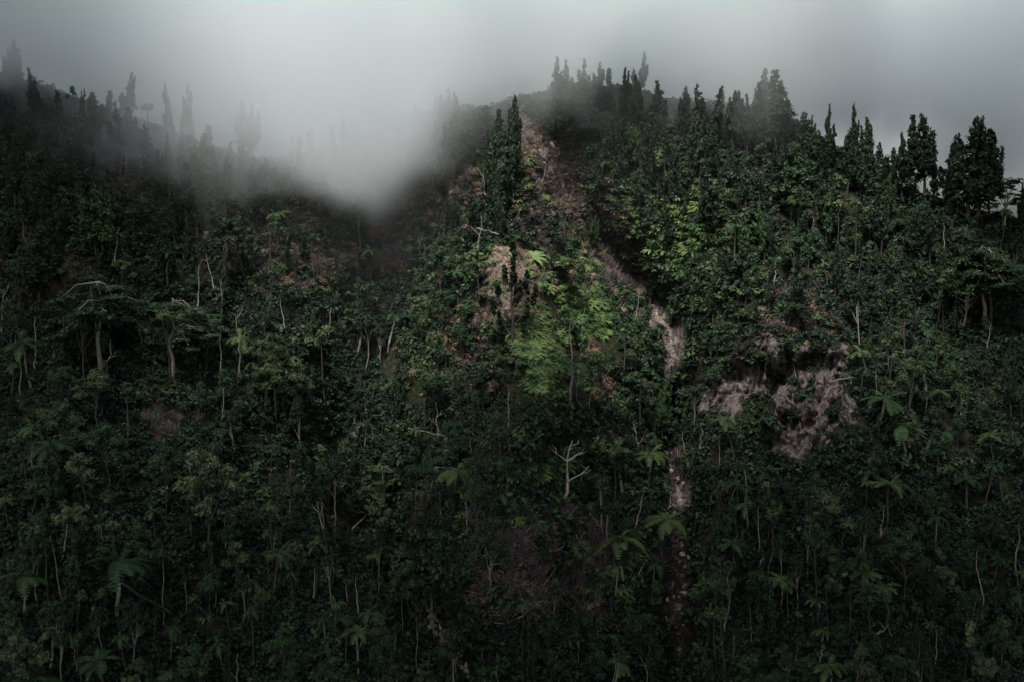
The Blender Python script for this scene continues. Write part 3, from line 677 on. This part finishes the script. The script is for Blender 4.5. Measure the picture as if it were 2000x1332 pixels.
def scatter(name, label, protos, pts, size, m, tone_mu, tone_bush=.22, sink=.25, lean=0.0):
    k = len(pts); P = point(pts[:, 0], pts[:, 1]); P[:, 2] -= size * sink * .3
    ang = rng.uniform(0, 6.28, k); ca, sa = np.cos(ang), np.sin(ang); zs = size * rng.uniform(.6, 1.25, k); wh = rng.integers(len(protos), size=k)
    tb = rng.normal(tone_mu, tone_bush, k); VV = []; TT = []
    for i, pr in enumerate(protos):
        s = wh == i
        if not s.any(): continue
        q = pr[None]; x = (q[..., 0] * ca[s, None] - q[..., 1] * sa[s, None]) * size[s, None]; y = (q[..., 0] * sa[s, None] + q[..., 1] * ca[s, None]) * size[s, None]; z = q[..., 2] * zs[s, None]
        la = lean * rng.uniform(.4, 1.3, s.sum())[:, None]; y, z = y * np.cos(la) - z * np.sin(la), y * np.sin(la) + z * np.cos(la)
        V = np.stack([x, y, z], -1) + P[s][:, None, :]
        VV.append(V.reshape(-1, 3)); nl = pr.shape[0] // 4
        TT.append((tb[s][:, None] + rng.normal(0, .13, (s.sum(), nl))).ravel())
    V = np.concatenate(VV).astype(np.float32); t = np.clip(np.concatenate(TT), 0, 1)
    me = mesh_from(name, V, np.arange(len(V), dtype=np.int32).reshape(-1, 4), M[m], t)
    return obj(name, me, kind='stuff', label=label)
def cand(n, y0=60, y1=1460, x0=-420, x1=2420):
    xs = rng.uniform(x0, x1, n); ys = rng.uniform(y0, y1, n); ok = ys > skyl(xs) + 1
    xs, ys = xs[ok], ys[ok]; d = depth(xs, ys); k = rng.random(len(xs)) < (d / 215.) ** 2
    return np.stack([xs[k], ys[k]], -1)
p = cand(145000); b = bare(p[:, 0], p[:, 1]); gr = mask(p[:, 0], p[:, 1], GREEN[:7], 12, 30, 4); wa = mask(p[:, 0], p[:, 1], WARM, 30, 90, 12); ru = mask(p[:, 0], p[:, 1], RUST, 10, 26, 5); tw = mask(p[:, 0], p[:, 1], TWIG, 10, 26, 6)
thin = fbm(p[:, 0], p[:, 1], 45, 3, 91)
keep = (rng.random(len(p)) < np.clip(1.0 - 1.25 * b, 0, 1) * (1 - .55 * wa) * np.clip(1.25 - 1.0 * gr - .9 * ru - .8 * tw, .06, 1)) & (thin > .30)
q = p[keep]; sz = rng.gamma(4, .18, len(q)) * (1 - .4 * (b[keep] > .1))
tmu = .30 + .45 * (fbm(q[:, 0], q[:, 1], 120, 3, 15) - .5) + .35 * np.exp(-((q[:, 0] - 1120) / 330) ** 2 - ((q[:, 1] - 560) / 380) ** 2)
scatter('undergrowth', 'dense dark green undergrowth covering the whole slope', bush_protos(9, 84, .27, .7), q, sz, 'under', tmu)
def patch(polys, step, seed, rag=26):
    out = []
    for P_ in polys:
        xs = [a for a, b in P_]; ys = [b for a, b in P_]; n = int((max(xs) - min(xs) + 20) * (max(ys) - min(ys) + 20) / step ** 2)
        x = rng.uniform(min(xs) - 10, max(xs) + 10, n); y = rng.uniform(min(ys) - 10, max(ys) + 10, n)
        k = (mask(x, y, [P_], 10, rag, seed) > rng.random(n)) & (y > skyl(x)) & (rockmask(x, y) < .5); out.append(np.stack([x[k], y[k]], -1))
    return np.concatenate(out)
def some(n, pr): q = cand(n); return q[(rng.random(len(q)) < pr) & (bare(q[:, 0], q[:, 1]) < .5)]
q = np.concatenate([patch(GREEN[:2], 3.8, 4, 60), patch(GREEN[2:], 9.5, 4, 90), patch(SOIL[2:4], 20, 4), some(36000, .05)])
scatter('fern_undergrowth', 'bright green ferns carpeting the open slope', fern_protos(6), q, rng.gamma(7, .105, len(q)), 'bright', .42 + .9 * (fbm(q[:, 0], q[:, 1], 40, 2, 8) - .5), lean=.45)
q = np.concatenate([patch(RUST, 5, 5), patch(SOIL[:5], 26, 5), patch(WARM, 10, 12, 90), some(30000, .02)])
scatter('dead_undergrowth', 'withered rust brown ferns beside the bare scars', fern_protos(6), q, rng.uniform(.35, .95, len(q)), 'rust', .45 + 0 * q[:, 0], lean=.45)
q = np.concatenate([patch(TWIG, 6, 6), patch(SOIL[7:], 8, 6), patch(WARM, 12, 13, 90), some(40000, .05)])
scatter('leafless_undergrowth', 'leafless purple grey scrub between the trees', twig_protos(6), q, rng.uniform(.6, 1.5, len(q)), 'twig', .4 + 0 * q[:, 0])

def stone_protos():
    out = []
    for i in range(6):
        h = rng.uniform(.5, 1, (2, 4)); z = .7
        c = np.array([[np.cos(a) * h[k, j], np.sin(a) * h[k, j], (z if k else -z) * rng.uniform(.5, 1)] for k in (0, 1) for j, a in enumerate(np.array([.6, 2.2, 3.8, 5.4]) + rng.normal(0, .2, 4))])
        out.append(np.concatenate([c[[0, 1, 5, 4]], c[[1, 2, 6, 5]], c[[2, 3, 7, 6]], c[[3, 0, 4, 7]], c[[4, 5, 6, 7]]]))
    return out
q = cand(160000, 200, 1400, 1000, 1380); k = rng.random(len(q)) < .30 * chute(q[:, 0], q[:, 1]); q2 = patch(SOIL[:5] + SOIL[9:], 13, 3, 40); q3 = cand(30000, 840, 1400, 660, 960); q3 = q3[rng.random(len(q3)) < .5 * (poly_dist(q3[:, 0], q3[:, 1], LGUL) < 12)]
q = np.concatenate([q[k], q2, q3]); scatter('rubble', 'loose angular stones along the gullies and bare scars', stone_protos(), q, rng.gamma(2, .09, len(q)) + .05, 'rock', .5 + 0 * q[:, 0], sink=0)

# ------------------------------------------------------------------ drop what cannot be seen, then say which one each thing is
def visible_only():
    bpy.context.view_layer.update(); dg = bpy.context.evaluated_depsgraph_get(); gone = 0
    for t in list(things):
        own = {t['o'].name} | {k.name for k in t['kids']}; pts = []
        for k in (t['kids'] or [t['o']]):
            n = len(k.data.vertices); mw = k.matrix_world
            pts += [mw @ k.data.vertices[int(i)].co for i in rng.integers(0, n, 22)]
        hit = 0; inside = 0
        for p_ in pts:
            x, y = project(p_)
            if not (0 <= x <= 2000 and 0 <= y <= 1332): continue
            inside += 1
            ok, loc, nn, ix, ob, mm = scene.ray_cast(dg, (0, 0, 0), p_.normalized())
            if ok and ob.name in own: hit += 1
        if hit < (3 if t['kids'] else 1):
            for k in t['kids']: bpy.data.objects.remove(k)
            bpy.data.objects.remove(t['o']); things.remove(t); gone += 1
        else: t['vis'] = hit
    print('removed', gone, 'kept', len(things))
visible_only()
COLS = [250, 500, 750, 1000, 1250, 1500, 1750]
ROWS = [330, 470, 620, 780, 940, 1100]
REGION = [
 ['on the dark far end of the crest', 'on the crest near the rust brown scar', 'under the tongue of cloud', 'on the misty knoll beside the summit', 'on the summit under the cloud', 'on the crest beside the pale gaps', 'where the crest dips from its peak', 'on the open skyline ridge'],
 ['above the rust brown bracken slope', 'on the slope below the misty crest', 'at the foot of the cloud tongue', 'below the dark clump on the knoll', 'beside the long upper soil scar', 'on the mossy slope east of the scar', 'below the dip of the crest', 'under the skyline ridge'],
 ['beside the rust brown bracken slope', 'above the drooping tiered tree', 'in the shaded gully below the cloud', 'around the tufted tree and pink scar', 'between pink scar and pale rock chute', 'above the bare cliff', 'on the slope above the leaning tree', 'in the dark wood under the ridge'],
 ['around the stout forked pale trunk', 'beside the drooping tiered tree', 'in the dark gully', 'below the pink scar', 'beside the bright fern slope', 'around the pale rock chute', 'beside the bare cliff brow', 'near the leaning round crowned tree'],
 ['on the slope under the forked trunk', 'around the dark earth patch', 'where the gully bed turns pale', 'on the shady shoulder below the scar', 'around the white branching dead tree', 'between stream and bare cliff foot', 'below the bare cliff', 'on the far shaded flank'],
 ['above the small grey boulder', 'among the tall pale trunks', 'beside the dim gully bed', 'on the scrubby rib', 'between the rib and boulder stream', 'beside the upper boulder stream', 'on the slope beneath the cliff column', 'on the lower shaded flank'],
 ['by the small grey boulder low down', 'around the long fallen log', 'left of the stony gully bottom', 'by the stony gully bottom', 'left of the lower boulder stream', 'beside the lower boulder stream', 'at the foot of the fern slope', 'in the darkest corner of the wood']]
NOUN = {'columnar_tree': 'columnar tree', 'tufted_tree': 'tree', 'tree_fern': 'tree fern', 'broadleaf_tree': 'broadleaf tree', 'rounded_tree': 'bushy tree', 'spreading_tree': 'tiered spreading tree', 'slender_tree': 'slender tree', 'dead_tree': 'bare dead tree', 'fallen_log': 'fallen log', 'boulder': 'boulder'}
GROUP = {'columnar_tree': 'columnar trees on the slope', 'tree_fern': 'tree ferns on the slope', 'broadleaf_tree': 'broadleaf trees on the slope', 'rounded_tree': 'bushy trees on the slope', 'spreading_tree': 'tiered spreading trees', 'slender_tree': 'slender understorey trees', 'dead_tree': 'dead trees and snags', 'fallen_log': 'fallen logs', 'boulder': 'boulders in the stream beds', 'tufted_tree': 'tufted trees'}
CAT = {'fallen_log': 'log', 'boulder': 'boulder', 'tree_fern': 'tree fern'}
ORD = ['leftmost', 'second from left', 'third from left', 'fourth from left', 'fifth from left', 'sixth from left', 'seventh from left', 'eighth from left', 'ninth from left', 'tenth from left', 'eleventh from left', 'twelfth from left', 'thirteenth from left', 'fourteenth from left', 'fifteenth from left', 'sixteenth from left', 'seventeenth from left', 'eighteenth from left']
def look(t):
    k, tone = t['kind'], t['tone']
    if k == 'columnar_tree': return ('slim ' if t['wide'] < .62 else 'broad ' if t['wide'] > .9 else '') + ('dark' if tone == 'dark' else 'green') + (' tall' if t['h'] > 9.5 else ' short' if t['h'] < 6.5 else '')
    if k == 'tufted_tree': return 'open dark'
    if k == 'tree_fern': return 'tall green' if t['h'] > 6.5 else 'low green' if t['h'] < 4.3 else 'green'
    if k == 'broadleaf_tree': return ('small ' if t['h'] < 6 else '') + {'pale': 'pale yellowish', 'mid': 'green', 'dark': 'dark'}[tone] + ('' if t['bark'] != 'pale_bark' else ' pale-trunked')
    if k == 'rounded_tree': return ('low ' if t['h'] < 3.8 else '') + {'blue': 'bluish green', 'mid': 'green', 'dark': 'dark'}[tone]
    if k == 'slender_tree': return ('short ' if t['h'] < 6.5 else '') + {'pale': 'pale topped', 'mid': 'green topped', 'dark': 'dark topped'}[tone]
    if k == 'spreading_tree': return 'wide green'
    if k == 'dead_tree': return 'tall bleached' if t['h'] > 7 else 'bleached'
    if k == 'fallen_log': return 'pale thin'
    return 'large pale' if t['r'] > 8 else 'small pale' if t['r'] < 6 else 'pale'
cells = {}
for t in things:
    x, y = t['top']; y = (y * 2 + t['base'][1]) / 3
    c = sum(x > a for a in COLS); q_ = sum(y > a for a in ROWS); t['cell'] = (q_, c); cells.setdefault((t['kind'], look(t), q_, c), []).append(t)
for (k, lk, q_, c), ts in cells.items():
    ts.sort(key=lambda t: t['top'][0]); n = len(ts)
    for i, t in enumerate(ts):
        if k == 'tufted_tree': lab = 'open dark tree of separate upright tufts in front of the pink scar'
        elif n == 1: lab = f'{lk} {NOUN[k]} {REGION[q_][c]}'
        elif n == 2: lab = f"{'taller' if t['h'] == max(a['h'] for a in ts) else 'shorter'} {lk} {NOUN[k]} {REGION[q_][c]}" if k not in ('boulder', 'fallen_log') and ts[0]['h'] != ts[1]['h'] else f"{'left' if i == 0 else 'right'} {lk} {NOUN[k]} of two {REGION[q_][c]}"
        else: lab = f'{lk} {NOUN[k]}, {ORD[min(i, 17)] if i < n - 1 else "rightmost"}, {REGION[q_][c]}'
        o = t['o']; o['label'] = lab; o['category'] = CAT.get(k, 'tree')
        if k != 'tufted_tree': o['group'] = GROUP[k]

# ------------------------------------------------------------------ the cloud on the mountain
def build_cloud():
    X0, X1, Y0, Y1, Z0, Z1 = -115, 115, 120, 262, -40, 66
    V = [(x, y, z) for x in (X0, X1) for y in (Y0, Y1) for z in (Z0, Z1)]
    F = [(0, 1, 3, 2), (4, 6, 7, 5), (0, 4, 5, 1), (2, 3, 7, 6), (0, 2, 6, 4), (1, 5, 7, 3)]
    def b(nt, out):
        l = nt.links.new
        geo = N(nt, 'ShaderNodeNewGeometry'); sx = N(nt, 'ShaderNodeSeparateXYZ'); l(geo.outputs['Position'], sx.inputs[0])
        def math_(op, a, b_=None, c=None, clamp=False):
            n = N(nt, 'ShaderNodeMath', operation=op, use_clamp=clamp)
            for i, v in enumerate((a, b_, c)):
                if v is None: continue
                if isinstance(v, (int, float)): n.inputs[i].default_value = v
                else: l(v, n.inputs[i])
            return n.outputs[0]
        no = N(nt, 'ShaderNodeTexNoise'); no.inputs['Scale'].default_value = .040; no.inputs['Detail'].default_value = 6.0; no.inputs['Roughness'].default_value = .62
        l(geo.outputs['Position'], no.inputs['Vector'])
        n0 = math_('SUBTRACT', no.outputs[0], .5)
        xs = math_('MULTIPLY_ADD', n0, 44, sx.outputs[0])
        xt = math_('MULTIPLY_ADD', xs, 1 / 220., .5, True)
        def curve(pts):
            c = N(nt, 'ShaderNodeFloatCurve'); cv = c.mapping.curves[0]
            cv.points[0].location = pts[0]; cv.points[1].location = pts[-1]
            for p_ in pts[1:-1]: cv.points.new(*p_)
            c.mapping.update(); l(xt, c.inputs['Value']); return c.outputs[0]
        base = []; front = []
        for px, py, yf in CLOUD:
            u, w = ray(px, py); yy = yf + 22
            base.append((float(np.clip(u * yy / 220 + .5, 0, 1)), float((w * yy - Z0) / 110))); front.append((base[-1][0], (yf - 120) / 120.))
        zb = math_('MULTIPLY_ADD', curve(base), 110., Z0); yf = math_('MULTIPLY_ADD', curve(front), 120., 120.)
        h = math_('SUBTRACT', sx.outputs[2], zb); h = math_('MULTIPLY_ADD', n0, 62, h)
        mr = N(nt, 'ShaderNodeMapRange', interpolation_type='SMOOTHERSTEP'); mr.inputs['From Min'].default_value = -5; mr.inputs['From Max'].default_value = 12; l(h, mr.inputs['Value'])
        dy = math_('SUBTRACT', sx.outputs[1], yf)
        m2 = N(nt, 'ShaderNodeMapRange', interpolation_type='SMOOTHSTEP'); m2.inputs['From Min'].default_value = 0; m2.inputs['From Max'].default_value = 28; l(dy, m2.inputs['Value'])
        d = math_('MULTIPLY', mr.outputs[0], m2.outputs[0]); d = math_('MULTIPLY', math_('MULTIPLY', d, math_('MULTIPLY_ADD', n0, 2.4, 1.0, True)), .085)
        vl = N(nt, 'ShaderNodeMapRange', interpolation_type='SMOOTHSTEP'); vl.inputs['From Min'].default_value = -48; vl.inputs['From Max'].default_value = 4; vl.inputs['To Max'].default_value = .0022; l(h, vl.inputs['Value'])
        d = math_('ADD', d, math_('MULTIPLY', vl.outputs[0], m2.outputs[0]))
        v = N(nt, 'ShaderNodeVolumePrincipled'); v.inputs['Color'].default_value = (.930, .962, .968, 1); v.inputs['Anisotropy'].default_value = .1
        l(d, v.inputs['Density']); l(v.outputs[0], out.inputs['Volume'])
    m = mat('cloud_vapour', b)
    me = bpy.data.meshes.new('haze'); me.from_pydata(V, [], F); me.materials.append(m)
    obj('haze', me, kind='stuff', label='grey cloud hanging over the crest of the mountain')
# lower edge of the cloud: photo x, photo y, metres from the camera where it begins
CLOUD = [(-250,80,158),(0,178,156),(150,240,156),(300,292,154),(450,332,152),(600,356,149),(690,378,147),(735,374,147),(800,338,147),(860,275,144),(900,246,144),(960,234,147),(1010,206,150),(1130,176,152),(1300,202,154),(1450,212,156),(1540,230,164),(1640,246,184),(1760,244,202),(1900,275,204),(2010,305,204),(2200,355,204)]
build_cloud()

def build_deck():
    """unseen cloud added to block light, open over the middle of the slope"""
    V = []; F = []; n = 0
    n1, n2 = 12, 20
    th = np.linspace(.001, math.pi - .001, n1); ph = np.linspace(0, 2 * math.pi, n2, endpoint=False); TH, PH = np.meshgrid(th, ph, indexing='ij')
    d = np.stack([np.sin(TH) * np.cos(PH), np.sin(TH) * np.sin(PH), np.cos(TH)], -1).reshape(-1, 3)
    ii = np.arange(n1 * n2).reshape(n1, n2); f = np.stack([ii[:-1], ii[1:], np.roll(ii, -1, 1)[1:], np.roll(ii, -1, 1)[:-1]], -1).reshape(-1, 4)
    for x, y, z, a, b, c in DECK:
        v = d * np.array([a, b, c]) * (1 + .12 * np.sin(d[:, :1] * 4 + x) * np.cos(d[:, 1:2] * 5 + y)) + [x, y, z]
        V.append(v); F.append(f + n); n += len(v)
    def b(nt, out):
        v = N(nt, 'ShaderNodeVolumePrincipled'); v.inputs['Color'].default_value = (.62, .65, .67, 1); v.inputs['Density'].default_value = .13
        nt.links.new(v.outputs[0], out.inputs['Volume'])
    me = mesh_from('cloud', np.concatenate(V), np.concatenate(F), mat('rain_cloud', b), smooth=True)
    obj('cloud', me, kind='stuff', label='heavy grey rain cloud above the valley')
DECK = [(-116,120,95,56,80,13),(90,120,97,52,80,14),(0,10,96,170,80,15)]  # added out of view to shade the sides and foot of the slope
build_deck()
